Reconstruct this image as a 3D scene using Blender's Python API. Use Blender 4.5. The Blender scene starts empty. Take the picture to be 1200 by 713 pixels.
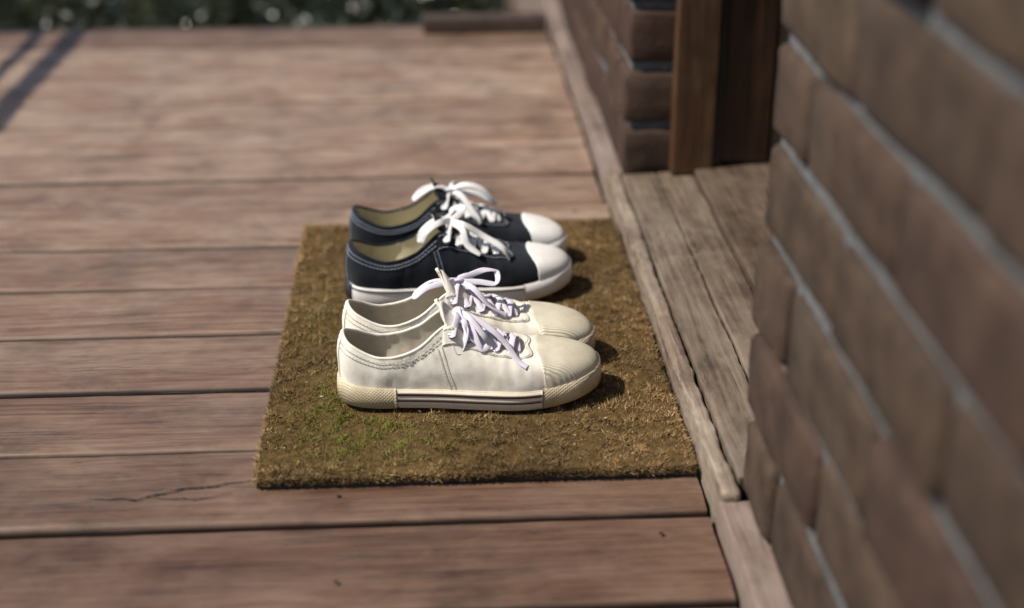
import bpy, bmesh, math, random
import numpy as np
from mathutils import Vector, Matrix, noise as mnoise
random.seed(7); np.random.seed(7)
scene=bpy.context.scene
COL=scene.collection

# ------------------------------------------------------------ helpers
def empty(name,loc=(0,0,0),rz=0.0):
    e=bpy.data.objects.new(name,None); COL.objects.link(e)
    e.location=loc; e.rotation_euler=(0,0,rz); return e
def meshobj(name,V,F,mats=(),parent=None,smooth=True,attrs=None):
    me=bpy.data.meshes.new(name)
    me.from_pydata([tuple(map(float,v)) for v in V],[],[tuple(int(i) for i in f) for f in F])
    for m in mats: me.materials.append(m)
    if smooth: me.polygons.foreach_set('use_smooth',[True]*len(me.polygons))
    if attrs:
        for k,a in attrs.items():
            at=me.attributes.new(k,'FLOAT','POINT'); at.data.foreach_set('value',np.asarray(a,dtype=np.float32))
    me.update()
    o=bpy.data.objects.new(name,me); COL.objects.link(o)
    if parent: o.parent=parent
    return o
def fastmesh(name,V,tri_or_quad,mats,parent=None,cols=None,smooth=False):
    V=np.asarray(V,dtype=np.float32); F=np.asarray(tri_or_quad,dtype=np.int32)
    k=F.shape[1]
    me=bpy.data.meshes.new(name)
    me.vertices.add(len(V)); me.vertices.foreach_set('co',V.ravel())
    me.loops.add(F.size); me.loops.foreach_set('vertex_index',F.ravel())
    me.polygons.add(len(F)); me.polygons.foreach_set('loop_start',np.arange(len(F),dtype=np.int32)*k)
    me.polygons.foreach_set('loop_total',np.full(len(F),k,dtype=np.int32))
    if smooth: me.polygons.foreach_set('use_smooth',np.ones(len(F),dtype=bool))
    me.update(calc_edges=True)
    for m in mats: me.materials.append(m)
    if cols is not None:
        ca=me.color_attributes.new('Col','FLOAT_COLOR','POINT')
        ca.data.foreach_set('color',np.asarray(cols,dtype=np.float32).ravel())
    o=bpy.data.objects.new(name,me); COL.objects.link(o)
    if parent: o.parent=parent
    return o

class M:
    def __init__(s,name,rough=0.6,spec=0.5):
        s.m=bpy.data.materials.new(name); s.m.use_nodes=True; s.nt=s.m.node_tree
        s.b=s.nt.nodes['Principled BSDF']; s.b.inputs['Roughness'].default_value=rough
        s.b.inputs['Specular IOR Level'].default_value=spec
    def n(s,typ,inp=None,**props):
        nd=s.nt.nodes.new(typ)
        for k,v in props.items(): setattr(nd,k,v)
        for k,v in (inp or {}).items(): s.set(nd.inputs[k],v)
        return nd
    def set(s,sock,v):
        if isinstance(v,bpy.types.NodeSocket): s.nt.links.new(v,sock)
        else:
            if isinstance(v,(tuple,list)) and len(v)==3 and sock.type=='RGBA': v=(*v,1)
            sock.default_value=v
    def co(s): return s.n('ShaderNodeTexCoord').outputs['Object']
    def attr(s,name,out='Fac'): return s.n('ShaderNodeAttribute',attribute_name=name).outputs[out]
    def vm(s,op,a,b): return s.n('ShaderNodeVectorMath',{0:a,1:b},operation=op).outputs[0]
    def ma(s,op,a,b=0.0,clamp=False): return s.n('ShaderNodeMath',{0:a,1:b},operation=op,use_clamp=clamp).outputs[0]
    def noise(s,vec,scale,detail=4,rough=0.55,dist=0.0,out='Fac'):
        return s.n('ShaderNodeTexNoise',{'Vector':vec,'Scale':scale,'Detail':detail,'Roughness':rough,'Distortion':dist}).outputs[out]
    def ramp(s,fac,stops):
        nd=s.n('ShaderNodeValToRGB',{'Fac':fac}); cr=nd.color_ramp
        while len(cr.elements)<len(stops): cr.elements.new(0.5)
        for e,(p,c) in zip(cr.elements,stops):
            e.position=p
            if not isinstance(c,(tuple,list)): c=(c,c,c)
            e.color=(*c[:3],1)
        return nd.outputs['Color']
    def mix(s,f,a,b,blend='MIX'):
        nd=s.n('ShaderNodeMix',data_type='RGBA',blend_type=blend)
        s.set(nd.inputs[0],f); s.set(nd.inputs[6],a); s.set(nd.inputs[7],b); return nd.outputs[2]
    def bump(s,h,st=0.5,dist=0.001,normal=None):
        inp={'Height':h,'Strength':st,'Distance':dist}
        if normal is not None: inp['Normal']=normal
        s.last=s.n('ShaderNodeBump',inp).outputs[0]; s.set(s.b.inputs['Normal'],s.last); return s.last
    def color(s,c): s.set(s.b.inputs['Base Color'],c)
    def rough(s,c): s.set(s.b.inputs['Roughness'],c)

# ------------------------------------------------------------ materials
def wood_mat(name,dark,mid,light,grey,greyamt=0.6,axis='X',rough=(0.38,0.65),usernd=True,crack=True,fine=1.0,bump=0.5):
    m=M(name); co=m.co()
    if usernd:
        r=m.attr('rnd')
        off=m.n('ShaderNodeCombineXYZ',{0:m.ma('MULTIPLY',r,37.0),1:m.ma('MULTIPLY',r,13.0),2:m.ma('MULTIPLY',r,5.0)}).outputs[0]
        p=m.vm('ADD',co,off)
    else: p=co
    def sc(l,a,b=None):
        b=b or a
        return {'X':(l,a,b),'Y':(a,l,b),'Z':(a,b,l)}[axis]
    warp=m.noise(m.vm('MULTIPLY',p,sc(2.2,5)),1.0,2,0.5,0,'Color')
    pw=m.vm('ADD',p,m.vm('MULTIPLY',m.vm('SUBTRACT',warp,(.5,.5,.5)),(.02,.02,.02)))
    g=m.noise(m.vm('MULTIPLY',pw,sc(1.6,42)),3.0,8,0.6,0.6)
    f=m.noise(m.vm('MULTIPLY',pw,sc(9,330)),1.0,5,0.7)
    w=m.noise(m.vm('MULTIPLY',p,sc(2.6,6)),2.2,8,0.7,0.5)
    c=m.ramp(g,[(0.28,dark),(0.5,mid),(0.74,light)])
    wm=m.ramp(w,[(0.42,0.0),(0.64,1.0)])
    c=m.mix(m.ma('MULTIPLY',wm,greyamt),c,grey)
    c=m.mix(1.0,c,m.ramp(f,[(0.3,1-0.34*fine),(0.55,1.0),(0.75,1+0.10*fine)]),'MULTIPLY')
    blot=m.noise(p,9.0,7,0.7)
    c=m.mix(1.0,c,m.ramp(blot,[(0.32,0.66),(0.5,1.0),(0.7,1.12)]),'MULTIPLY')
    if usernd:
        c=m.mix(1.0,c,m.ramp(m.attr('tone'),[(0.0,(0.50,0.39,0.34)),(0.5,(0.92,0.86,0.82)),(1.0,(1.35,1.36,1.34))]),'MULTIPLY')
    h=m.ma('ADD',m.ma('MULTIPLY',g,0.6),m.ma('MULTIPLY',f,0.4))
    if crack:
        k=m.noise(m.vm('MULTIPLY',pw,sc(1.5,50)),2.2,4,0.55,0.2)
        d=m.ma('ABSOLUTE',m.ma('SUBTRACT',k,0.5))
        msk=m.ramp(d,[(0.0,1.0),(0.005,0.8),(0.012,0.0)])
        gate=m.ramp(m.noise(p,3.1,2),[(0.53,0.0),(0.60,1.0)])
        cm=m.ma('MULTIPLY',msk,gate)
        c=m.mix(m.ma('MULTIPLY',cm,0.7),c,(0.025,0.016,0.012))
        h=m.ma('SUBTRACT',h,m.ma('MULTIPLY',cm,0.7))
    if usernd:   # shade painted into the colour down in the gaps between boards
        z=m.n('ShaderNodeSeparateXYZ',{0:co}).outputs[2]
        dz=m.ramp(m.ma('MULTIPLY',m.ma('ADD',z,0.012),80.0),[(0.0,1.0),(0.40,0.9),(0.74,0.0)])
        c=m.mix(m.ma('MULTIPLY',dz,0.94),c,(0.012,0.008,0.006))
    m.color(c)
    m.rough(m.ma('ADD',m.ma('MULTIPLY',blot,rough[1]-rough[0]+0.15),rough[0]-0.05))
    m.bump(h,bump,0.0012)
    return m.m
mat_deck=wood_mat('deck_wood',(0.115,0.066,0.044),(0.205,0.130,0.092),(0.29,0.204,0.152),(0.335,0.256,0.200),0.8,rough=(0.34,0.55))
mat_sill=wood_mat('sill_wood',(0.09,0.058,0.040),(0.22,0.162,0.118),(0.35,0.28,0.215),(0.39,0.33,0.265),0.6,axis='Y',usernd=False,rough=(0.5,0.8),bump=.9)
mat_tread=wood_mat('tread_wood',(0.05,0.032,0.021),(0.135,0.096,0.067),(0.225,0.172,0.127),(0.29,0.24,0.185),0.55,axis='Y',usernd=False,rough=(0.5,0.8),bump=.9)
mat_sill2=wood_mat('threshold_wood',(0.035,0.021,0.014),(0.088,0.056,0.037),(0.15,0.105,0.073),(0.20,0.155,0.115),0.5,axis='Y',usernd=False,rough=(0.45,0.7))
mat_plinth=wood_mat('plinth_wood',(0.13,0.086,0.068),(0.23,0.165,0.135),(0.31,0.24,0.205),(0.32,0.265,0.235),0.6,axis='Y',usernd=False,rough=(0.5,0.8))
mat_jamb=wood_mat('jamb_wood',(0.032,0.013,0.006),(0.082,0.037,0.016),(0.145,0.072,0.032),(0.13,0.085,0.052),0.35,axis='Z',usernd=False,rough=(0.3,0.5))
mat_jamb2=wood_mat('stop_wood',(0.018,0.008,0.004),(0.045,0.020,0.009),(0.082,0.038,0.016),(0.07,0.042,0.025),0.25,axis='Z',usernd=False,rough=(0.3,0.5))
mat_door=wood_mat('door_wood',(0.008,0.006,0.005),(0.018,0.012,0.010),(0.03,0.02,0.016),(0.03,0.024,0.02),0.2,axis='Z',usernd=False,rough=(0.3,0.45),crack=False)
mat_under=wood_mat('joist_wood',(0.04,0.025,0.018),(0.08,0.05,0.036),(0.12,0.08,0.06),(0.1,0.08,0.07),0.4,axis='Y',usernd=False)

def brick_mat(nm,k,kr=1.0):
    m=M(nm,0.8,0.35); co=m.co(); r=m.attr('rnd')
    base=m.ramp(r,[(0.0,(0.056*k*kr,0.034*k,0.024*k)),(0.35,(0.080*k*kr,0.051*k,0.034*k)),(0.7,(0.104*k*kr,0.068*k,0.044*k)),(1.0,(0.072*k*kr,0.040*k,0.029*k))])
    n1=m.noise(co,24,7,0.65); n2=m.noise(co,190,4,0.6)
    c=m.mix(1.0,base,m.ramp(n1,[(0.3,0.5),(0.52,1.0),(0.72,1.45)]),'MULTIPLY')
    c=m.mix(m.ramp(n2,[(0.6,0.0),(0.72,0.5)]),c,(0.016,0.011,0.009))
    c=m.mix(m.ramp(m.noise(co,9,5),[(0.55,0.0),(0.75,0.3)]),c,(0.13*k,0.105*k,0.08*k))
    m.color(c); m.bump(m.ma('ADD',n1,m.ma('MULTIPLY',n2,0.35)),0.9,0.003); return m.m
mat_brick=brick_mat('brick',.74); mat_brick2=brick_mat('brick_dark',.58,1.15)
def mortar_mat():
    m=M('mortar',0.95,0.2); co=m.co(); n=m.noise(co,60,6,0.7)
    m.color(m.ramp(n,[(0.3,(0.08,0.086,0.09)),(0.6,(0.16,0.168,0.176)),(0.8,(0.23,0.23,0.23))])); m.bump(n,0.9,0.003); return m.m
mat_mortar=mortar_mat()

def canvas(name,base,dirt,dirtamt,weave=0.5,rough=0.85,lump=.35):
    m=M(name,rough,0.25); co=m.co()
    wx=m.n('ShaderNodeTexWave',{'Vector':co,'Scale':330.0,'Distortion':0.3},bands_direction='X').outputs['Fac']
    wz=m.n('ShaderNodeTexWave',{'Vector':co,'Scale':330.0,'Distortion':0.3},bands_direction='Z').outputs['Fac']
    n=m.noise(co,26,6,0.6); n2=m.noise(co,90,5,0.7)
    c=m.mix(m.ma('MULTIPLY',m.ramp(n,[(0.45,0.0),(0.75,1.0)]),dirtamt),base,dirt)
    c=m.mix(1.0,c,m.ramp(n2,[(0.3,0.90),(0.6,1.0),(0.8,1.03)]),'MULTIPLY')
    m.color(c)
    h=m.ma('ADD',m.ma('MULTIPLY',wx,0.5),m.ma('MULTIPLY',wz,0.5))
    b=m.bump(h,weave,0.0004); m.bump(m.noise(co,34,3,0.55),lump,0.003,b)
    m.set(m.b.inputs['Sheen Weight'],0.1)
    return m.m
mat_wcanvas=canvas('white_canvas',(0.88,0.84,0.75),(0.66,0.57,0.42),0.5)
mat_wlining=canvas('white_lining',(0.58,0.53,0.43),(0.40,0.34,0.25),0.5)
mat_bcanvas=canvas('black_canvas',(0.007,0.010,0.016),(0.016,0.020,0.028),0.6)
mat_blining=canvas('cream_lining',(0.66,0.60,0.42),(0.5,0.43,0.28),0.4)
def rubber(name,base,dirt,amt,rib=None,rough=0.5):
    m=M(name,rough,0.45); co=m.co()
    n=m.noise(co,30,7,0.7); n2=m.noise(co,170,4,0.6)
    z=m.n('ShaderNodeSeparateXYZ',{0:co}).outputs[2]
    low=m.ramp(z,[(0.0,0.8),(0.014,0.35),(0.03,0.0)])
    f=m.ma('MULTIPLY',m.ma('ADD',m.ramp(n,[(0.4,0.0),(0.7,1.0)]),low,True),amt)
    c=m.mix(f,base,dirt)
    if rib:
        vec={'X':'X','Z':'Z','D':'DIAGONAL','Y':'Y'}[rib[0]]
        wv=m.n('ShaderNodeTexWave',{'Vector':co,'Scale':rib[1],'Distortion':0.0},bands_direction=vec).outputs['Fac']
        h=wv
        if len(rib)>2:
            w2=m.n('ShaderNodeTexWave',{'Vector':m.vm('MULTIPLY',co,(-1,1,1)),'Scale':rib[1],'Distortion':0.0},bands_direction=vec).outputs['Fac']
            h=m.ma('MAXIMUM',wv,w2)
        c=m.mix(1.0,c,m.ramp(h,[(0.0,0.8),(0.5,1.0)]),'MULTIPLY')
        m.bump(h,0.6,0.001)
    else: m.bump(m.ma('ADD',n,n2),0.25,0.001)
    m.color(c); return m.m
mat_wrub=rubber('cream_rubber',(0.74,0.67,0.52),(0.36,0.27,0.16),0.6)
mat_wcap=rubber('cream_toe_rubber',(0.80,0.74,0.59),(0.52,0.42,0.27),0.5,('Y',150))
mat_wbump=rubber('cream_bumper',(0.70,0.61,0.44),(0.34,0.26,0.15),0.65,('D',150,1))
mat_wpanel=rubber('cream_panel',(0.80,0.76,0.65),(0.5,0.41,0.3),0.35)
mat_stripe=rubber('brown_stripe',(0.05,0.018,0.012),(0.10,0.06,0.04),0.4)
mat_brub=rubber('white_rubber',(0.85,0.84,0.82),(0.5,0.45,0.38),0.35)
mat_bstripe=rubber('dark_stripe',(0.02,0.022,0.03),(0.06,0.05,0.05),0.3)
def simple(name,c,r=0.6,metal=0.0):
    m=M(name,r); n=m.noise(m.co(),220,4); m.color(m.mix(1.0,(*c,1),m.ramp(n,[(0.3,0.8),(0.7,1.1)]),'MULTIPLY'))
    m.set(m.b.inputs['Metallic'],metal); return m.m
def lace_mat(name,c):
    m=M(name,0.8,0.2); co=m.co()
    w=m.n('ShaderNodeTexWave',{'Vector':co,'Scale':260.0,'Distortion':1.0},bands_direction='DIAGONAL').outputs['Fac']
    m.color(m.mix(1.0,c,m.ramp(w,[(0,0.84),(0.6,1.0)]),'MULTIPLY')); m.bump(w,0.5,0.0005); return m.m
mat_wlace=lace_mat('lilac_white_lace',(0.78,0.74,0.84,1)); mat_blace=lace_mat('white_lace',(0.86,0.86,0.86,1))
mat_metal=simple('eyelet_metal',(0.75,0.75,0.78),0.3,1.0)
mat_hole=simple('eyelet_hole',(0.01,0.01,0.012),0.9)
mat_wstitch=simple('cream_thread',(0.62,0.58,0.48),0.8); mat_bstitch=simple('pale_blue_thread',(0.4,0.46,0.58),0.8)
mat_screw=simple('screw_head',(0.03,0.025,0.022),0.6,0.3)

# ------------------------------------------------------------ sneaker
OUT=np.array([(.296,.010),(.290,-.015),(.270,-.034),(.236,-.046),(.200,-.050),(.160,-.046),(.120,-.040),(.080,-.036),(.040,-.034),(.012,-.024),
 (.001,0),(.012,.024),(.040,.032),(.080,.031),(.120,.031),(.160,.035),(.200,.043),(.236,.046),(.270,.041),(.290,.030)])
QL=[(.197,.003,.056),(.195,-.007,.056),(.188,-.012,.058),(.176,-.014,.064),(.159,-.016,.073),(.141,-.018,.084),(.122,-.024,.095),(.088,-.031,.070),(.050,-.031,.061),(.017,-.021,.073),(.007,0,.081)]
HL=[(.062,.002,.001),(.056,-.014,.001),(.044,-.025,-.002),(.030,-.025,-.006),(.018,-.022,-.011),(.009,-.016,-.015),(.000,-.009,-.022),(.000,-.003,-.018),(.000,-.003,-.016),(-.005,-.004,-.020),(-.007,0,-.022)]
def mirr(L):
    A=[tuple(p) for p in L]
    for k in range(9,0,-1): A.append((L[k][0],-L[k][1],L[k][2]))
    return np.array(A)
QQ=mirr(QL); HH=mirr(HL)
def cr(P,t):
    K=len(P); t=np.asarray(t,dtype=float)%K; i=np.floor(t).astype(int); f=(t-i)[...,None]
    p0,p1,p2,p3=P[(i-1)%K],P[i%K],P[(i+1)%K],P[(i+2)%K]
    return 0.5*((2*p1)+(-p0+p2)*f+(2*p0-5*p1+4*p2-p3)*f*f+(-p0+3*p1-3*p2+p3)*f**3)
def outl(t,off=0.0):
    p=cr(OUT,t); e=0.02; d=cr(OUT,np.asarray(t)+e)-cr(OUT,np.asarray(t)-e)
    n=np.stack([-d[...,1],d[...,0]],-1); n/=np.linalg.norm(n,axis=-1,keepdims=True)+1e-9
    return p+n*SGN*off, n*SGN
SGN=1.0
if outl(np.array([5.0]))[1][0][1]>0: SGN=-1.0
def spring(x): return 0.012*np.clip((x-.20)/.095,0,1)**2+0.002*np.clip((.04-x)/.04,0,1)**2
def ztop(x): 
    s=np.clip((x-.225)/.06,0,1); s=s*s*(3-2*s); h=np.clip((.06-x)/.06,0,1)
    return 0.025+0.004*s+0.003*h
class Shoe:
    def __init__(s,seed,wr=0.0015): s.seed=seed; s.wr=wr
    def raw(s,t,v):
        t=np.asarray(t,float); v=np.asarray(v,float)
        o,n=outl(t,-.0028); P=np.concatenate([o,(spring(o[...,0])+.018)[...,None]],-1)
        Q=cr(QQ,t); H=cr(HH,t)
        C1=P.copy(); toe=np.clip((P[...,0]-.22)/.06,0,1)[...,None]
        C1[...,:2]+=n*(.004+.002*toe); C1[...,2]+=(0.55+.17*toe[...,0])*(Q[...,2]-P[...,2])
        C2=Q+H; v=v[...,None]
        return P*(1-v)**3+3*C1*v*(1-v)**2+3*C2*v*v*(1-v)+Q*v**3
    def nrm(s,t,v):
        e=.01; t=np.asarray(t,float); v=np.asarray(v,float)
        dt=s.raw(t+e,v)-s.raw(t-e,v); dv=s.raw(t,np.clip(v+e,0,1))-s.raw(t,np.clip(v-e,0,1))
        n=np.cross(dv,dt); return n/(np.linalg.norm(n,axis=-1,keepdims=True)+1e-12)
    def S(s,t,v,off=0.0):
        t,v=np.broadcast_arrays(np.asarray(t,float),np.asarray(v,float))
        p=s.raw(t,v); n=s.nrm(t,v); fl=p.reshape(-1,3); d=np.zeros(len(fl))
        for i,q in enumerate(fl):
            a=mnoise.noise(Vector((q[0]*38+s.seed*9,q[1]*30,q[2]*34)))
            b=mnoise.noise(Vector((q[0]*120+s.seed*5,q[1]*35,q[2]*70+q[0]*60)))
            fx=math.exp(-((q[0]-.195)/.035)**2)+0.6*math.exp(-((q[0]-.09)/.05)**2)
            if q[0]>.23: a*=.3;
            d[i]=s.wr*(a*1.2+b*1.3*fx)
        vv=np.clip(v*4,0,1)
        return p+n*((d.reshape(t.shape)*vv)+off)[...,None]
def grid_faces(nt,nv,closed=False,flip=False,base=0):
    F=[]
    for i in range(nt if closed else nt-1):
        for j in range(nv-1):
            a=base+i*nv+j; b=base+i*nv+j+1; c=base+((i+1)%nt)*nv+j+1; d=base+((i+1)%nt)*nv+j
            F.append((d,c,b,a) if flip else (a,b,c,d))
    return F

def ribbon(path,width,thick,guide=(0,0,1),n=None,closed=False):
    P=np.array(path,float); K=len(P)
    n=n or 8*K
    PP=np.vstack([2*P[0]-P[1],P,2*P[-1]-P[-2]])
    ts=np.linspace(0,K-1-1e-6,n); i=np.floor(ts).astype(int); f=(ts-i)[:,None]
    p0,p1,p2,p3=PP[i],PP[i+1],PP[i+2],PP[i+3]
    C=0.5*((2*p1)+(-p0+p2)*f+(2*p0-5*p1+4*p2-p3)*f*f+(-p0+3*p1-3*p2+p3)*f**3)
    T=np.gradient(C,axis=0); T/=np.linalg.norm(T,axis=1,keepdims=True)+1e-12
    g=np.array(guide,float)
    if g.ndim==1: g=np.tile(g,(n,1))
    W=np.cross(T,g); ln=np.linalg.norm(W,axis=1,keepdims=True)
    W=W/(ln+1e-9)
    for k in range(1,n):
        if ln[k]<0.15 or np.dot(W[k],W[k-1])<0:
            w=W[k-1]-T[k]*np.dot(W[k-1],T[k]); 
            if ln[k]<0.15: W[k]=w/np.linalg.norm(w)
            else: W[k]=-W[k]
    Nn=np.cross(W,T)
    V=[];m=8
    for k in range(n):
        for q in range(m):
            a=2*math.pi*q/m; ca=math.copysign(abs(math.cos(a))**0.7,math.cos(a))
            V.append(C[k]+W[k]*ca*width/2+Nn[k]*math.sin(a)*thick/2)
    F=[]
    for k in range(n-1):
        for q in range(m):
            F.append((k*m+q,k*m+(q+1)%m,(k+1)*m+(q+1)%m,(k+1)*m+q))
    F.append(tuple(range(m))[::-1]); F.append(tuple((n-1)*m+q for q in range(m)))
    return V,F
class Acc:
    def __init__(s): s.V=[];s.F=[]
    def add(s,VF):
        V,F=VF; b=len(s.V); s.V+= [np.array(v) for v in V]; s.F+=[tuple(i+b for i in f) for f in F]

def make_sneaker(name,loc,rz,kind,left,seed,bow):
    root=empty(name,loc,rz); s=Shoe(seed)
    white=kind=='white'
    mc,ml,mr=(mat_wcanvas,mat_wlining,mat_wrub) if white else (mat_bcanvas,mat_blining,mat_brub)
    mst=mat_wstitch if white else mat_bstitch; mlace=mat_wlace if white else mat_blace
    def fin(nm,V,F,mats,solid=None,matoff=0,rim=0,smooth=True):
        V=np.array(V,float).reshape(-1,3)
        if left: V=V*np.array([1,-1,1]); F=[tuple(reversed(f)) for f in F]
        o=meshobj(nm,V,F,mats,root,smooth)
        if solid:
            md=o.modifiers.new('s','SOLIDIFY'); md.thickness=solid; md.offset=-1; md.material_offset=matoff; md.material_offset_rim=rim
        return o
    NT,NV=200,26
    t=np.arange(NT)*20.0/NT; v=np.linspace(0,1,NV)
    T,Vv=np.meshgrid(t,v,indexing='ij'); P=s.S(T,Vv)
    fin('upper',P,grid_faces(NT,NV,True),[mc,ml],0.0028,1,0)
    a=Acc(); tt=np.linspace(5.9,14.1,70); E=s.S(tt,np.ones_like(tt)); 
    E=E-s.nrm(tt,np.ones_like(tt))*0.0012
    a.add(ribbon(E,0.0036,0.0036,n=200)); fin('collar_binding',a.V,a.F,[mc])
    prof=[(-.007,0,0),(-.002,0,.0006),(.0,0,.003),(.0008,.5,0),(.0004,1,-.004),(-.0006,1,-.0012),(-.0024,1,-.0002),(-.0060,1,-.002)]
    NT=240; t=np.arange(NT)*20.0/NT; V=[]
    for k in range(NT):
        p0,_=outl(np.array(t[k])); zb=spring(p0[0]); zt=ztop(p0[0])+zb*0.6
        for (of,fr,ad) in prof:
            p,_=outl(np.array(t[k]),of); V.append((p[0],p[1],zb+(zt-zb)*fr+ad))
    F=grid_faces(NT,len(prof),True); np_=len(prof)
    for k in range(1,NT//2-1):
        a0,b0=k,NT-k; a1,b1=k+1,NT-k-1
        F.append((a0*np_,a1*np_,b1*np_,b0*np_))
    fin('rubber_sole',V,F,[mr])
    def band(nm,t0,t1,f0,f1,off,mat,n=80,zo=0.0,lean=0.0):
        ts=np.linspace(t0,t1,n); V=[]
        for q in ts:
            p0,_=outl(np.array(q)); zb=spring(p0[0]); zt=ztop(p0[0])+zb*0.6
            for (f,o) in ((f0,-.0015),(f0+.04*(f1-f0),off),(f0+.5*(f1-f0),off+.0003-lean*.3),(f0+.94*(f1-f0),off-lean),(f1,-.0025-lean)):
                p,_=outl(np.array(q),o); V.append((p[0],p[1],zb+(zt-zb)*f+zo))
        F=grid_faces(n,5); F.append(tuple(range(5))); F.append(tuple((n-1)*5+i for i in range(4,-1,-1)))
        fin(nm,V,F,[mat])
    if white:
        band('heel_wrap',7.35,12.65,.06,1.03,.0024,mat_wbump,lean=.0006)
        band('toe_bumper',-3.25,3.25,.08,1.06,.0022,mat_wbump,lean=.0014)
        for (a0,b0) in ((3.27,7.33),(12.67,16.73)):
            band('side_panel',a0,b0,.10,.96,.0014,mat_wpanel)
            band('stripe_upper',a0+.02,b0-.02,.70,.84,.0022,mat_stripe)
            band('stripe_lower',a0+.02,b0-.02,.42,.55,.0022,mat_stripe)
            band('stripe_base',a0+.02,b0-.02,.10,.16,.0020,mat_stripe)
    else:
        band('toe_bumper',-3.3,3.3,.10,1.04,.0020,mat_brub,lean=.001)
        band('pinstripe',3.3,16.7,.82,.89,.0014,mat_bstripe,140)
        band('pinstripe_base',4.2,15.8,.16,.24,.0014,mat_bstripe,140)
        band('heel_plate',9.3,10.7,.25,.98,.0026,mat_bstripe,20)
    V=[];n=60
    for k in range(n):
        tt_=0.3+k*(9.4/(n-1)); a_,_=outl(np.array(tt_),-.0055); b_,_=outl(np.array(20-tt_),-.0055)
        V+=[(a_[0],a_[1],.0285),(b_[0],b_[1],.0285)]
    fin('insole',V,[(2*i,2*i+1,2*i+3,2*i+2) for i in range(n-1)],[ml])
    def patch(nm,t0,t1,vf,off,mat,n=90,m=14):
        V=[];ts=np.linspace(t0,t1,n)
        T=np.zeros((n,m+2));W=np.zeros((n,m+2));O=np.zeros((n,m+2))
        for i,q in enumerate(ts):
            a_,b_=vf(q); w=np.linspace(a_,b_,m)
            W[i,1:-1]=w; W[i,0]=a_;W[i,-1]=b_; T[i]=q; O[i]=off; O[i,0]=-.001; O[i,-1]=-.001
            if i in(0,n-1): O[i]=-.001
        P=s.S(T,np.clip(W,0,1)); N_=s.nrm(T,np.clip(W,0,1)); P=P+N_*O[...,None]
        fin(nm,P,grid_faces(n,m+2),[mat])
    vs=np.linspace(0,1,101); cap0=.220 if white else .238
    def capv(q):
        x=s.raw(np.full(101,q),vs); yy=x[:,1]; lim=cap0+.010*(yy/.045)**2
        ok=np.where(x[:,0]<lim)[0]
        return (0.02, max(0.03,vs[ok[0]] if len(ok) else 1.0))
    tc=3.15 if white else 2.7
    patch('toe_cap',-tc,tc,capv,.0016,mat_wcap if white else mat_brub,110,26)
    def sv(q):
        k=min(abs(q),6.6); 
        if k<3.5: 
            u=k/3.5; u=u*u*(3-2*u); return (.90-.20*u,.995)
        return (0.70 if k<5.5 else 0.70-0.03*(k-5.5), 0.995)
    patch('eyelet_stay',-6.15,6.15,sv,.0011,mc,160,10)
    patch('heel_strip',9.55,10.45,lambda q:(0.05,.99),.0013,mc,14,20)
    st=Acc()
    def stitch(fn,n,rad=.00040):
        u=np.linspace(0,1,n); tv=np.array([fn(x) for x in u]); P=s.S(tv[:,0],tv[:,1]); N_=s.nrm(tv[:,0],tv[:,1]); P=P+N_*.0013
        step=3
        for i in range(0,n-step,step+1): st.add(ribbon(P[i:i+step+1],rad*2,rad*2,n=4,guide=(0.3,0.2,1)))
    stitch(lambda u:(-6.1+12.2*u,sv(-6.1+12.2*u)[0]+.025),340)
    stitch(lambda u:(-6.1+12.2*u,.955),300)
    stitch(lambda u:(6.2+7.6*u,.90),260); stitch(lambda u:(6.2+7.6*u,.80 ),260)
    stitch(lambda u:(9.62,.1+.85*u),70); stitch(lambda u:(10.38,.1+.85*u),70)
    for sg in(1,-1): 
        stitch(lambda u:(sg*(6.15-0.35*u),.70-.62*u),70)
        stitch(lambda u:(sg*(6.28-0.35*u),.70-.62*u),70)
    fin('stitching',st.V,st.F,[mst])
    cen=np.array([(.215,.0,.047),(.198,.001,.054),(.174,.002,.067),(.152,.002,.082),(.134,.002,.097),(.120,.001,.111),(.113,0.0,.118)])
    hw=[.010,.014,.018,.021,.024,.023,.018]
    V=[];n=40;m=15
    for i in range(n):
        q=i/(n-1)*(len(cen)-1)*.9999; k=int(q); f=q-k; c=cen[k]*(1-f)+cen[k+1]*f; w=hw[k]*(1-f)+hw[k+1]*f
        if i>n-5: w*=[.97,.9,.78,.62][i-n+4]
        for j in range(m):
            y=(j/(m-1)*2-1); zz=c[2]-0.012*y*y-.006*y**4+.0012*math.sin(q*5+y*2+seed)
            V.append((c[0]+.004*y*y,c[1]+y*w,zz))
    fin('tongue',V,grid_faces(n,m),[mc,ml],.0035,1,0)
    et=[1.75,2.75,3.6,4.35,5.05,5.75]; ev=.86
    ey=Acc(); hl=Acc(); E={1:[],-1:[]};EN={1:[],-1:[]}
    for sg in (1,-1):
        for q in et:
            evq=.92 if q<2 else (.87 if q<3 else ev-.02)
            p=s.S(np.array([sg*q]),np.array([evq]))[0]; nn=s.nrm(np.array([sg*q]),np.array([evq]))[0]; p=p+nn*.0014
            E[sg].append(p);EN[sg].append(nn)
            ax=Vector(nn); a1=ax.orthogonal().normalized(); a2=ax.cross(a1)
            Vt=[];Ft=[]
            for i in range(14):
                A=2*math.pi*i/14; dr=a1*math.cos(A)+a2*math.sin(A)
                for j in range(6):
                    B=2*math.pi*j/6; Vt.append(Vector(p)+dr*(.0036+.0011*math.cos(B))+ax*.0010*math.sin(B))
            for i in range(14):
                for j in range(6): Ft.append((i*6+j,((i+1)%14)*6+j,((i+1)%14)*6+(j+1)%6,i*6+(j+1)%6))
            ey.add((Vt,Ft))
            hv=[Vector(p)+(a1*math.cos(2*math.pi*i/12)+a2*math.sin(2*math.pi*i/12))*.0030+ax*.0002 for i in range(12)]
            hl.add((hv,[tuple(range(12))]))
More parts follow.
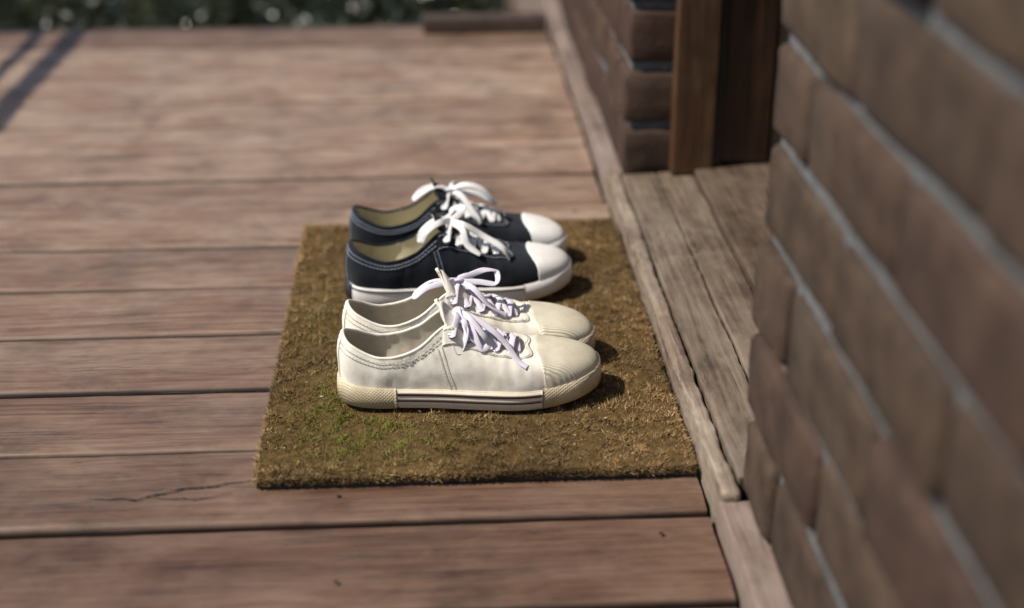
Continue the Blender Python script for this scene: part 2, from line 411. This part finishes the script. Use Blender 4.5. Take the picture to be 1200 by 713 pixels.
    fin('eyelets',ey.V,ey.F,[mat_metal]); fin('eyelet_holes',hl.V,hl.F,[mat_hole])
    lw,lt=(.0070,.0014) if white else (.0088,.0014)
    L=Acc(); up=np.array([0,0,1.0])
    def cross(a_,na,b_,nb,lift):
        mid=(a_+b_)/2+up*(.0075+lift)
        q1=a_*.72+b_*.28+up*(.0060+lift*.5); q2=a_*.28+b_*.72+up*(.0060+lift*.5)
        L.add(ribbon([a_-na*.001,a_+na*.0020,q1,mid,q2,b_+nb*.0020,b_-nb*.001],lw,lt,n=36))
    cross(E[1][0],EN[1][0],E[-1][0],EN[-1][0],-.002)
    for i in range(5):
        cross(E[1][i],EN[1][i],E[-1][i+1],EN[-1][i+1],0.0)
        cross(E[-1][i],EN[-1][i],E[1][i+1],EN[1][i+1],0.0022)
    K=(E[1][5]+E[-1][5])/2+np.array([.008,0,.015])
    for sg in(1,-1):
        a_=E[sg][5]; L.add(ribbon([a_-EN[sg][5]*.001,a_+EN[sg][5]*.003,(a_+K)/2+up*.002,K],lw,lt,n=20))
    for k in range(3):
        r=.0042; an=k*1.1
        pts=[K+np.array([math.cos(u+an)*r*1.2,math.sin(u+an)*r*1.3,math.sin(u*1.0+k)*r*.7]) for u in np.linspace(0,5.8,8)]
        L.add(ribbon(pts,lw*.7,lt*2.2,n=30))
    flip=np.array([1,-1 if left else 1,1])
    rs=np.random.RandomState(seed*31+5)
    for path in bow:
        P0=np.array(path,float); m_=len(P0)
        wob=rs.normal(0,.0018,P0.shape); wob[0]=0; P0=P0+wob
        pts=[K+p*flip for p in P0]
        N_=max(36,12*len(pts)); tw=np.linspace(0,1,N_); ph=rs.uniform(0,6,3); fr=rs.uniform(3,7,2)
        g=np.stack([.55*np.sin(tw*fr[0]+ph[0]),-.65+.6*np.cos(tw*fr[1]+ph[1]),.7+.3*np.sin(tw*5+ph[2])],1)
        if left: g=g*np.array([1,-1,1])
        L.add(ribbon(pts,lw,lt,n=N_,guide=g))
    fin('laces',L.V,L.F,[mlace])
    return root

MZ=.0180
# loops and ends of each bow, as offsets from its knot (x to the toe, y away from the camera side)
bow_wn=[[(0,0,0),(-.004,-.014,.002),(-.006,-.026,-.014),(-.004,-.031,-.028),(.004,-.031,-.030),(.008,-.024,-.016),(.004,-.010,0),(0,0,0)],
        [(0,0,0),(.014,-.012,.000),(.026,-.023,-.014),(.030,-.029,-.026),(.022,-.030,-.028),(.012,-.020,-.012),(0,0,0)],
        [(0,0,0),(.016,-.004,-.004),(.036,-.018,-.018),(.052,-.025,-.030),(.066,-.034,-.042),(.076,-.040,-.050)],
        [(0,0,0),(.006,-.018,-.004),(.014,-.029,-.022),(.028,-.034,-.036),(.034,-.037,-.044)],
        ]
bow_wf=[[(0,0,0),(-.018,-.012,.004),(-.038,-.016,.000),(-.050,-.013,-.010),(-.044,-.002,-.008),(-.024,.004,.002),(0,0,0)],
        [(0,0,0),(.016,.004,.008),(.034,.006,.010),(.046,.004,.006),(.042,-.004,.000),(.022,-.008,-.002),(0,0,0)],
        [(0,0,0),(.018,-.018,-.002),(.034,-.027,-.020),(.052,-.032,-.034)],
        [(0,0,0),(.010,.018,.000),(.024,.032,-.022)]]
bow_bn=[[(0,0,0),(-.014,-.014,.005),(-.030,-.022,-.002),(-.040,-.020,-.016),(-.036,-.008,-.012),(-.018,.000,.001),(0,0,0)],
        [(0,0,0),(.010,.012,.008),(.016,.028,.008),(.008,.038,.002),(.000,.028,.002),(-.002,.010,.002),(0,0,0)],
        [(0,0,0),(.018,-.014,.000),(.040,-.020,-.016),(.062,-.026,-.030),(.074,-.032,-.042)],
        [(0,0,0),(.010,-.020,-.002),(.020,-.031,-.020),(.034,-.036,-.034)]]
bow_bf=[[(0,0,0),(-.018,-.010,.008),(-.036,-.014,.004),(-.046,-.010,-.008),(-.036,.002,-.004),(-.018,.006,.004),(0,0,0)],
        [(0,0,0),(.022,-.006,.010),(.044,-.010,.004),(.062,-.014,-.012),(.056,-.004,-.014),(.032,.002,-.002),(0,0,0)],
        [(0,0,0),(.016,-.018,.000),(.030,-.030,-.020),(.040,-.036,-.034)],
        [(0,0,0),(.010,.018,.000),(.026,.030,-.020)]]
make_sneaker('white_sneaker',(-.114,1.430,MZ),math.radians(0.0),'white',False,1,bow_wn)
make_sneaker('white_sneaker',(-.112,1.507,MZ),math.radians(4.8),'white',True,2,bow_wf)
make_sneaker('black_sneaker',(-.118,1.697,MZ),math.radians(5),'black',False,3,bow_bn)
make_sneaker('black_sneaker',(-.118,1.822,MZ),math.radians(2),'black',True,4,bow_bf)

# ------------------------------------------------------------ doormat
X0,X1,Y0,Y1=-.191,.262,1.262,1.975
mat_root=empty('doormat')
m=M('coir_base',0.95,0.1); n=m.noise(m.co(),120,5); m.color(m.ramp(n,[(0.3,(0.06,0.038,0.014)),(0.7,(0.14,0.090,0.038))])); m.bump(n,1,.004); mat_coirbase=m.m
m=M('coir_fibre',0.8,0.25); m.color(m.attr('Col','Color')); mat_fib=m.m
m=M('mat_rubber',0.8,0.3); m.color(m.ramp(m.noise(m.co(),60,4),[(0.3,(0.015,0.014,0.012)),(0.7,(0.04,0.036,0.032))])); mat_rub=m.m
def slab(nm,x0,x1,y0,y1,z0,z1,nx,ny,mat,wob):
    V=[];
    def w(x,y,k): return mnoise.noise(Vector((x*14,y*14,k)))*wob
    for i in range(nx+1):
        for j in range(ny+1):
            x=x0+(x1-x0)*i/nx; y=y0+(y1-y0)*j/ny; V.append((x+w(x,y,1),y+w(x,y,5),z1+w(x*2,y*2,9)*.8))
    F=[(i*(ny+1)+j,(i+1)*(ny+1)+j,(i+1)*(ny+1)+j+1,i*(ny+1)+j+1) for i in range(nx) for j in range(ny)]
    ring=[(i,0) for i in range(nx)]+[(nx,j) for j in range(ny)]+[(i,ny) for i in range(nx,0,-1)]+[(0,j) for j in range(ny,0,-1)]
    b=len(V)
    for (i,j) in ring: v=V[i*(ny+1)+j]; V.append((v[0],v[1],z0))
    R=len(ring)
    for k in range(R):
        a=ring[k][0]*(ny+1)+ring[k][1]; c=ring[(k+1)%R][0]*(ny+1)+ring[(k+1)%R][1]
        F.append((a,b+k,b+(k+1)%R,c))
    return meshobj(nm,V,F,[mat],mat_root,False)
slab('rubber_backing',X0,X1,Y0,Y1,.0015,.0065,30,40,mat_rub,.003)
slab('coir_core',X0+.001,X1-.001,Y0+.001,Y1-.001,.0065,.0140,60,90,mat_coirbase,.003)
def noisegrid(sc,seed,nx=120,ny=180,oct=3):
    G=np.zeros((nx,ny))
    for i in range(nx):
        for j in range(ny):
            x=X0+(X1-X0)*i/(nx-1); y=Y0+(Y1-Y0)*j/(ny-1)
            a=0;am=1
            for o in range(oct): a+=am*mnoise.noise(Vector((x*sc*2**o,y*sc*2**o,seed+o*7))); am*=.55
            G[i,j]=a
    return G
def samp(G,x,y):
    i=np.clip(((x-X0)/(X1-X0)*(G.shape[0]-1)).round().astype(int),0,G.shape[0]-1); j=np.clip(((y-Y0)/(Y1-Y0)*(G.shape[1]-1)).round().astype(int),0,G.shape[1]-1)
    return G[i,j]
NF=190000
fx=np.random.uniform(X0-.001,X1+.001,NF); fy=np.random.uniform(Y0-.001,Y1+.001,NF)
# extra fraying fibres along the edges
ne=14000; side=np.random.randint(0,4,ne); u_=np.random.rand(ne); dd=np.random.uniform(-.0015,.003,ne)
fx[:ne]=np.where(side==0,X0+dd,np.where(side==1,X1-dd,X0+(X1-X0)*u_)); fy[:ne]=np.where(side==2,Y0+dd,np.where(side==3,Y1-dd,Y0+(Y1-Y0)*u_))
gA=noisegrid(9,1);gB=noisegrid(9,50);gC=noisegrid(7,90);gD=noisegrid(60,130,200,300,2)
sD=samp(gD,fx,fy)
lx=samp(gA,fx,fy)*1.2+np.random.normal(0,1.0,NF); ly=samp(gB,fx,fy)*1.2+np.random.normal(0,1.0,NF)-.1
lx[:ne]+=np.where(side==0,-1.3,np.where(side==1,.6,0)); ly[:ne]+=np.where(side==2,-1.3,np.where(side==3,1.3,0))
L=np.random.uniform(.0035,.0078,NF)*(1+.35*sD)
d=np.stack([lx,ly,np.random.uniform(.25,1.1,NF)],1); d[:ne,2]*=.6; d/=np.linalg.norm(d,axis=1,keepdims=True)
base=np.stack([fx,fy,np.full(NF,.0130)+sD*.0040],1); base[:ne,2]=np.random.uniform(.006,.0145,ne)
an=np.random.uniform(0,math.pi*2,NF); wv=np.stack([np.cos(an),np.sin(an),np.zeros(NF)],1)*np.random.uniform(.0004,.0008,NF)[:,None]
tip=base+d*L[:,None]
Vv=np.empty((NF*3,3)); Vv[0::3]=base-wv;Vv[1::3]=base+wv;Vv[2::3]=tip
c1=np.array([.335,.215,.092]);c2=np.array([.165,.098,.038]);c3=np.array([.52,.39,.22]);gr=np.array([.15,.16,.022])
r=np.random.rand(NF)
cc=c1[None]*(1-r[:,None])+c2[None]*r[:,None]
hi=np.random.rand(NF)<.11; cc[hi]=c3
cc*=np.clip(.95+samp(gC,fx,fy)*.75+sD*.45,.32,1.65)[:,None]
mossc=np.exp(-(((fx+.11)/.055)**2+((fy-1.40)/.10)**2))*1.3+.9*np.exp(-(((fx+.04)/.09)**2+((fy-1.33)/.04)**2))+.35*np.exp(-(((fx+.13)/.05)**2+((fy-1.62)/.12)**2))
mo=np.clip(mossc*(.40+sD*1.1+samp(gC,fx,fy)*.9),0,.8)
cc=cc*(1-mo[:,None])+gr[None]*mo[:,None]*(1.0+.5*np.random.rand(NF)[:,None])
stn=np.exp(-(((fx-.17)/.07)**2+((fy-1.36)/.06)**2)); cc*=(1-.28*stn)[:,None]
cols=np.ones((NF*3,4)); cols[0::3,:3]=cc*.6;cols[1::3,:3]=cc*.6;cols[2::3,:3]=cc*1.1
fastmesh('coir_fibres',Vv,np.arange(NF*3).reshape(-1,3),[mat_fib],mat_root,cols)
deb=Acc()
for _ in range(170):
    x=random.uniform(X0+.01,X1-.01); y=random.uniform(Y0+.01,Y1-.01); z=.0185; sz=random.uniform(.0006,.0018); a=random.uniform(0,6.28)
    pts=[(x+math.cos(a+k*1.57)*sz*random.uniform(.6,1.6),y+math.sin(a+k*1.57)*sz*random.uniform(.4,1.2),z+random.uniform(0,.0012)) for k in range(4)]
    deb.add((pts,[(0,1,2,3)]))
m=M('dry_debris',0.9); m.color(m.ramp(m.noise(m.co(),15,2),[(0.4,(0.24,0.17,0.09)),(0.6,(0.42,0.37,0.30))])); meshobj('debris',deb.V,deb.F,[m.m],mat_root,False)

# ------------------------------------------------------------ deck
deck=empty('wooden_deck')
pitch=.1475; V=[];F=[];R=[];TN=[]
tones={0:.20,-1:.10,1:.36,2:.44,3:.58,4:.48,5:.72,6:.56,7:.70,8:.85,9:.74,10:.95,11:.85,12:.80,13:.25}  # per-board hue, with the far deck's sheen painted in as lighter tones
for b in range(-9,14):
    ya=1.199+pitch*b+random.uniform(.0030,.0048); yb=1.199+pitch*(b+1)-random.uniform(.0030,.0048)
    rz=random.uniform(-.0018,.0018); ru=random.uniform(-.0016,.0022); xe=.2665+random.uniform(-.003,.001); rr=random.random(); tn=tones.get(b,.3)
    w=yb-ya; prof=[(0,-.03),(0,-.008),(.0014,-.0040),(.0045,-.0016),(.010,-.0004),(.03,0),(w*.5,-.0010),(w-.03,0),(w-.010,-.0004),(w-.0045,-.0016),(w-.0014,-.0040),(w,-.008),(w,-.03)]
    n=90;base=len(V);m_=len(prof)
    for i in range(n):
        x=-1.72+(xe+1.72)*i/(n-1)
        for (py,pz) in prof:
            e=mnoise.noise(Vector((x*3,b*3.1,py*10)))*.0012+mnoise.noise(Vector((x*22,b*7,py*30)))*.0005
            ey_=mnoise.noise(Vector((x*2.2,b*5.3,2)))*.0016+mnoise.noise(Vector((x*25,b*5.3,py*50)))*.0008
            xx=x-(.003*abs(mnoise.noise(Vector((py*60,b,3)))) if i==n-1 else 0)
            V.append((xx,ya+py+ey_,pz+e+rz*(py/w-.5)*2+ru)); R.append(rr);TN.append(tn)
    for i in range(n-1):
        for j in range(m_-1): F.append((base+i*m_+j,base+(i+1)*m_+j,base+(i+1)*m_+j+1,base+i*m_+j+1))
    F.append(tuple(base+(n-1)*m_+j for j in range(m_))); F.append(tuple(base+j for j in range(m_-1,-1,-1)))
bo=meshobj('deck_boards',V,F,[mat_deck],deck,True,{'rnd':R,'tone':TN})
bo.modifiers.new('e','EDGE_SPLIT').split_angle=math.radians(60)

def plank(nm,x0,x1,y0,y1,z0,z1,mat,parent,axis='Y',n=60,jit=.0012,bev=.003,slope=0.0,seed=0):
    bm=bmesh.new(); bmesh.ops.create_cube(bm,size=1)
    ai={'X':0,'Y':1,'Z':2}[axis]
    es=[e for e in bm.edges if abs((e.verts[0].co-e.verts[1].co)[ai])>.5]
    bmesh.ops.subdivide_edges(bm,edges=es,cuts=n,use_grid_fill=True)
    for v in bm.verts:
        c=v.co; c.x=(x0+x1)/2+c.x*(x1-x0); c.y=(y0+y1)/2+c.y*(y1-y0); c.z=(z0+z1)/2+c.z*(z1-z0)
        c.z+=slope*(c.x-x0) if c.z>(z0+z1)/2 else 0
        d=mnoise.noise_vector(c*9+Vector((seed,0,0)))*jit+mnoise.noise_vector(c*70+Vector((0,seed,0)))*jit*.6
        d[ai]*=.3; v.co=c+d
    me=bpy.data.meshes.new(nm); bm.to_mesh(me); bm.free(); me.materials.append(mat)
    o=bpy.data.objects.new(nm,me); COL.objects.link(o); o.parent=parent
    if bev:
        md=o.modifiers.new('b','BEVEL'); md.width=bev; md.segments=3; md.limit_method='ANGLE'; md.angle_limit=math.radians(50)
    return o
for k,x in enumerate((-1.6,-1.1,-.6,-.1,.22)): plank('joist_%d'%(k+1),x-.022,x+.022,-.1,3.25,-.17,-.034,mat_under,deck,n=4)
plank('end_fascia',-1.74,.26,3.268,3.30,-.2,-.004,mat_under,deck,'X',n=20)
plank('side_fascia',-1.76,-1.73,-.1,3.262,-.2,-.003,mat_under,deck,'Y',n=20)
for k,(x,y) in enumerate(((-1.6,0.1),(-1.6,1.6),(-1.6,3.15),(.15,0.1),(.15,3.15))): plank('footing_%d'%(k+1),x-.05,x+.05,y-.05,y+.05,-.42,-.172,mat_under,deck,'Z',n=2)
sc=Acc()
for b in range(-1,13):
    for xs in (-.6,.215,-.1):
        for fy_ in (.3,.72):
            if random.random()<(.5 if xs==.215 else .7): continue
            x=xs+random.uniform(-.006,.006); y=1.199+pitch*(b+fy_); sc.add(([(x+math.cos(a)*.0024,y+math.sin(a)*.0024,.0026) for a in np.linspace(0,5.76,12)],[tuple(range(12))]))
meshobj('screws',sc.V,sc.F,[mat_screw],deck,False)
sp=Acc()
def split(pts,w):
    P=np.array(pts); n=60; ts=np.linspace(0,len(P)-1.001,n); V=[];F=[]
    for k,q in enumerate(ts):
        i=int(q);f=q-i;c=P[i]*(1-f)+P[i+1]*f; ww=w*math.sin(math.pi*min(1,max(0,(k+.5)/n)))**.6*random.uniform(.4,1.1)
        jy=mnoise.noise(Vector((c[0]*60,c[1]*9,0)))*.003
        V+=[(c[0],c[1]+jy-ww/2,.0030),(c[0],c[1]+jy+ww/2,.0030)]
    F=[(2*k,2*k+2,2*k+3,2*k+1) for k in range(n-1)]
    sp.add((V,F))
split([(-.36,1.252),(-.31,1.248),(-.27,1.264),(-.23,1.271),(-.19,1.280)],.0030)
split([(-.30,1.251),(-.25,1.245),(-.215,1.254)],.0018)
split([(-.52,1.70),(-.42,1.706),(-.36,1.703)],.0014)
split([(-.1,1.10),(.02,1.104),(.09,1.101)],.0014)
split([(-.45,1.545),(-.40,1.548),(-.33,1.544)],.0014)
split([(-.55,1.39),(-.49,1.394),(-.40,1.391)],.0013)
meshobj('board_splits',sp.V,sp.F,[simple('split_shadow',(0.012,0.008,0.006),0.95)],deck,False)

# ------------------------------------------------------------ brick house
house=empty('brick_house')
WX=.296; CN=1.192; CF=2.105
def brick_wall(y0,y1,cornerY,sgn,nm,bmat):
    bm=bmesh.new(); bmesh.ops.create_cube(bm,size=1); 
    bmesh.ops.subdivide_edges(bm,edges=bm.edges[:],cuts=4,use_grid_fill=True)
    T=np.array([v.co[:] for v in bm.verts]); TF=[[v.index for v in f.verts] for f in bm.faces]; bm.free()
    lev=np.round((T+.5)*5).astype(int)
    V=[];F=[];R=[]
    rows=27; zp=.092
    for r_ in range(rows):
        z0=.032+r_*zp; z1=z0+zp-.013
        first=.105 if r_%2==0 else .225
        y=cornerY; k=0
        while True:
            ln=first if k==0 else .234
            ya=y; yb=y+sgn*ln; y=yb+sgn*.009; k+=1
            a,b_=min(ya,yb),max(ya,yb)
            a=max(a,y0);b_=min(b_,y1)
            if b_-a>.02:
                jx=random.gauss(0,.0018); jz=random.gauss(0,.001); rr=random.random(); tl=random.gauss(0,.0012)
                S_=np.array([.11,b_-a,z1-z0]); C=np.array([WX+.055+jx,(a+b_)/2,(z0+z1)/2+jz])
                P=np.zeros_like(T)
                for ax in range(3):
                    s_=S_[ax]; e2=.007
                    tab=np.array([-s_/2,-s_/2+e2,-s_/6,s_/6,s_/2-e2,s_/2]); P[:,ax]=tab[lev[:,ax]]
                ex=((lev==0)|(lev==5)); cn=ex.sum(1); sh=np.where(cn==3,.0036,np.where(cn==2,.0024,0.0))
                P-=np.where(ex,np.sign(P),0)*sh[:,None]
                P+=np.random.normal(0,.0006,P.shape); P[:,0]+=tl*np.sign(P[:,1])
                P+=np.where(ex&(cn[:,None]>=2),np.random.normal(0,.0012,P.shape),0)
                base=len(V); V+=list(P+C); F+=[[i+base for i in f] for f in TF]; R+=[rr]*len(P)
            if (sgn<0 and y<y0) or (sgn>0 and y>y1): break
    o=meshobj(nm,V,F,[bmat],house,True,{'rnd':R})
    plank(nm+'_mortar',WX+.0095,.402,y0+.010,y1-.010,.031,.032+rows*zp,mat_mortar,house,'Y',n=30,jit=.001,bev=0)
    return o
brick_wall(-1.2,CN,CN,-1,'near_wall',mat_brick)
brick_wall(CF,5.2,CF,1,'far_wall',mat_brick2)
TOPZ=.032+27*.092
plank('wall_plate',.29,.42,-1.2,5.2,TOPZ+.002,TOPZ+.10,mat_jamb,house,'Y',n=8)
plank('inner_wall_near',.408,.50,-1.2,CN-.02,.0,TOPZ,mat_mortar,house,'Y',n=4,bev=0)
plank('inner_wall_far',.408,.50,CF+.02,5.2,.0,TOPZ,mat_mortar,house,'Y',n=4,bev=0)
plank('plinth_near',.2705,.40,-1.2,1.172,-.4,.029,mat_plinth,house,'Y',n=60,jit=.0018)
plank('plinth_far',.2725,.40,CF+.035,5.2,-.4,.029,mat_plinth,house,'Y',n=60,jit=.0018)
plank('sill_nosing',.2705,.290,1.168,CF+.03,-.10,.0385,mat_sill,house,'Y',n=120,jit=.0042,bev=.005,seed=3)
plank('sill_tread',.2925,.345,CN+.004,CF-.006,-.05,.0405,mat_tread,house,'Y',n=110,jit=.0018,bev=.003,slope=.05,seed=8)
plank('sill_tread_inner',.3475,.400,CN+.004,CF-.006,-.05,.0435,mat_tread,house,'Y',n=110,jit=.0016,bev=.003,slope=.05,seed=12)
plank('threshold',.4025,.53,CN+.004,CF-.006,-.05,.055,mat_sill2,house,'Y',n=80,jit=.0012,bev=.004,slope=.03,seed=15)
for nm,s_,yy in (('far',-1,CF-.002),('near',1,CN+.002)):
    a,b_=sorted((yy,yy+s_*.030)); plank('jamb_'+nm,.366,.431,a,b_,.047,2.10,mat_jamb,house,'Z',n=30,jit=.0008)
    a,b_=sorted((yy,yy+s_*.018)); plank('door_stop_'+nm,.433,.520,a,b_,.062,2.10,mat_jamb2,house,'Z',n=30,jit=.0008)
    a,b_=sorted((yy+s_*.019,yy+s_*.027)); plank('jamb_bead_'+nm,.4325,.442,a,b_,.062,2.10,mat_door,house,'Z',n=10,jit=.0004,bev=.001)
plank('door_head',.366,.52,CN+.004,CF-.004,2.102,2.16,mat_jamb,house,'Y',n=10)
plank('door_lintel',.302,.50,CN+.002,CF-.002,2.163,TOPZ,mat_mortar,house,'Y',n=10)
plank('door_slab',.5225,.560,CN+.004,CF-.004,.062,2.10,mat_door,house,'Z',n=6,jit=.0003)
for k,(a,b_,c,d_) in enumerate(((1.28,1.60,.25,.95),(1.68,2.0,.25,.95),(1.28,1.60,1.1,1.95),(1.68,2.0,1.1,1.95))):
    plank('door_panel_%d'%(k+1),.512,.521,a,b_,c,d_,mat_door,house,'Z',n=3,jit=.0002,bev=.004)
bm=bmesh.new(); bmesh.ops.create_uvsphere(bm,u_segments=20,v_segments=12,radius=.028); bmesh.ops.translate(bm,verts=bm.verts[:],vec=(.48,1.24,1.0))
bmesh.ops.create_cone(bm,cap_ends=True,segments=16,radius1=.012,radius2=.012,depth=.03,matrix=Matrix.Translation((.505,1.24,1.0))@Matrix.Rotation(math.pi/2,4,'Y'))
me=bpy.data.meshes.new('door_knob'); bm.to_mesh(me); bm.free(); me.materials.append(mat_metal); o=bpy.data.objects.new('door_knob',me); COL.objects.link(o); o.parent=house

plank('timber_plank',-.02,.262,3.19,3.245,.003,.035,mat_under,None,'X',n=12)

# ------------------------------------------------------------ railing
rail=empty('porch_railing')
RX=-1.55
for k,y in enumerate((-.05,1.3,3.2)): plank('post_%d'%(k+1),RX-.045,RX+.045,y-.045,y+.045,.003,.94,mat_under,rail,'Z',n=6)
plank('top_rail',RX-.018,RX+.018,-.1,3.25,.945,.970,mat_under,rail,'Y',n=12)
plank('upper_rail',RX-.010,RX+.010,-.003,3.153,.84,.862,mat_under,rail,'Y',n=12)
plank('lower_rail',RX-.012,RX+.012,-.003,3.153,.12,.17,mat_under,rail,'Y',n=12)

# ------------------------------------------------------------ ground & garden
m=M('soil',0.95,0.2); co=m.co(); n=m.noise(co,3,8,.65); n2=m.noise(co,0.4,4)
c=m.ramp(n,[(0.3,(0.012,0.011,0.007)),(0.55,(0.03,0.026,0.015)),(0.75,(0.05,0.043,0.03))]); c=m.mix(m.ramp(n2,[(0.4,0.2),(0.6,0.9)]),c,(0.025,0.036,0.012)); m.color(c); m.bump(n,1,.03)
V=[];F=[];g=40
xs=[-300,-60,-20]+list(np.linspace(-8,8,g))+[20,60,300]; nx=len(xs)
for x in xs:
    for y in xs:
        near=abs(x)<8.1 and abs(y)<8.1
        V.append((x,y,-.40+(mnoise.noise(Vector((x*.9,y*.9,0)))*.03 if near else 0)))
F=[(i*nx+j,(i+1)*nx+j,(i+1)*nx+j+1,i*nx+j+1) for i in range(nx-1) for j in range(nx-1)]
meshobj('ground',V,F,[m.m],None,True)
def leafmass(nm,N,clumps,size,palette,mat):
    V=np.empty((N*4,3));C=np.ones((N*4,4))
    ci=np.random.choice(len(clumps),N,p=np.array([c[3]**2 for c in clumps])/sum(c[3]**2 for c in clumps))
    cl=np.array(clumps)
    d=np.random.normal(0,1,(N,3)); d/=np.linalg.norm(d,axis=1,keepdims=True); rad=np.random.uniform(.35,1.08,N)**.6
    p=cl[ci,:3]+d*(rad*cl[ci,3])[:,None]*np.array([1,1,.8]); p[:,2]=np.maximum(p[:,2],-.39)
    nrm=d+np.random.normal(0,.6,(N,3))+np.array([0,0,.5]); nrm/=np.linalg.norm(nrm,axis=1,keepdims=True)
    a=np.cross(nrm,np.random.normal(0,1,(N,3))); a/=np.linalg.norm(a,axis=1,keepdims=True); b=np.cross(nrm,a)
    k_=np.random.randint(0,len(palette),N)
    sz=np.random.uniform(size[0],size[1],N); sz=np.where(k_==len(palette)-1,sz*.42,sz)[:,None]
    V[0::4]=p-a*sz;V[1::4]=p+b*sz*.38+nrm*sz*.1;V[2::4]=p+a*sz;V[3::4]=p-b*sz*.38+nrm*sz*.1
    pal=np.array(palette); pc=pal[k_]*np.random.uniform(.6,1.3,N)[:,None]
    for k in range(4): C[k::4,:3]=pc
    return fastmesh(nm,V,np.arange(N*4).reshape(-1,4),[mat],None,C)
m=M('leaf',0.25,0.6); m.color(m.attr('Col','Color')); mat_leaf=m.m
cl=[]
for _ in range(95):
    x=random.uniform(-3.8,.24); y=random.uniform(3.8,6.3); r_=random.uniform(.12,.3)
    if x>-.05: r_=min(r_,.2); x=min(x,.27-r_)
    cl.append((x,y,-.38+r_*random.uniform(.3,1.1),r_))
pal=[(.014,.022,.007)]*5+[(.022,.032,.010)]*4+[(.010,.015,.005)]*5+[(.04,.048,.018)]*2+[(.40,.40,.33)]  # last, pale colour paints in the bright highlights on leaves
leafmass('garden_shrubs',26000,cl,(.014,.032),pal,mat_leaf)
cl=[]
for _ in range(120):
    x=random.uniform(-9,9); y=random.uniform(8.5,10.5); r_=random.uniform(.4,.9); cl.append((x,y,random.uniform(-.2,2.4),r_))
leafmass('background_hedge',26000,cl,(.05,.11),[(.03,.05,.012),(.045,.07,.018),(.06,.08,.03),(.02,.035,.01)],mat_leaf)

# ------------------------------------------------------------ light
d=Vector((-.62,-.13,.80)).normalized()
sd=bpy.data.lights.new('sun','SUN'); sd.energy=5.0; sd.angle=math.radians(.6); sd.color=(1.0,.92,.80)
so=bpy.data.objects.new('sun',sd); COL.objects.link(so); so.rotation_euler=d.to_track_quat('Z','Y').to_euler(); so.location=(-3,0,5)
w=bpy.data.worlds.new('World'); scene.world=w; w.use_nodes=True; nt=w.node_tree
sk=nt.nodes.new('ShaderNodeTexSky'); sk.sky_type='NISHITA'; sk.sun_disc=False; sk.sun_elevation=math.asin(d.z); sk.sun_rotation=math.atan2(d.x,d.y)
bg=nt.nodes['Background']; bg.inputs['Strength'].default_value=.11; nt.links.new(sk.outputs[0],bg.inputs['Color'])
# ------------------------------------------------------------ camera
cd=bpy.data.cameras.new('camera'); cam=bpy.data.objects.new('camera',cd); COL.objects.link(cam)
cam.location=(0,0,.78); cam.rotation_euler=(math.radians(65.5),0,math.radians(-3.28))
cd.lens=50; cd.sensor_width=36; cd.clip_start=.02; cd.clip_end=1000
cd.dof.use_dof=True; cd.dof.focus_distance=1.60; cd.dof.aperture_fstop=2.0
scene.camera=cam
scene.view_settings.view_transform='Standard'; scene.view_settings.look='None'; scene.view_settings.exposure=0
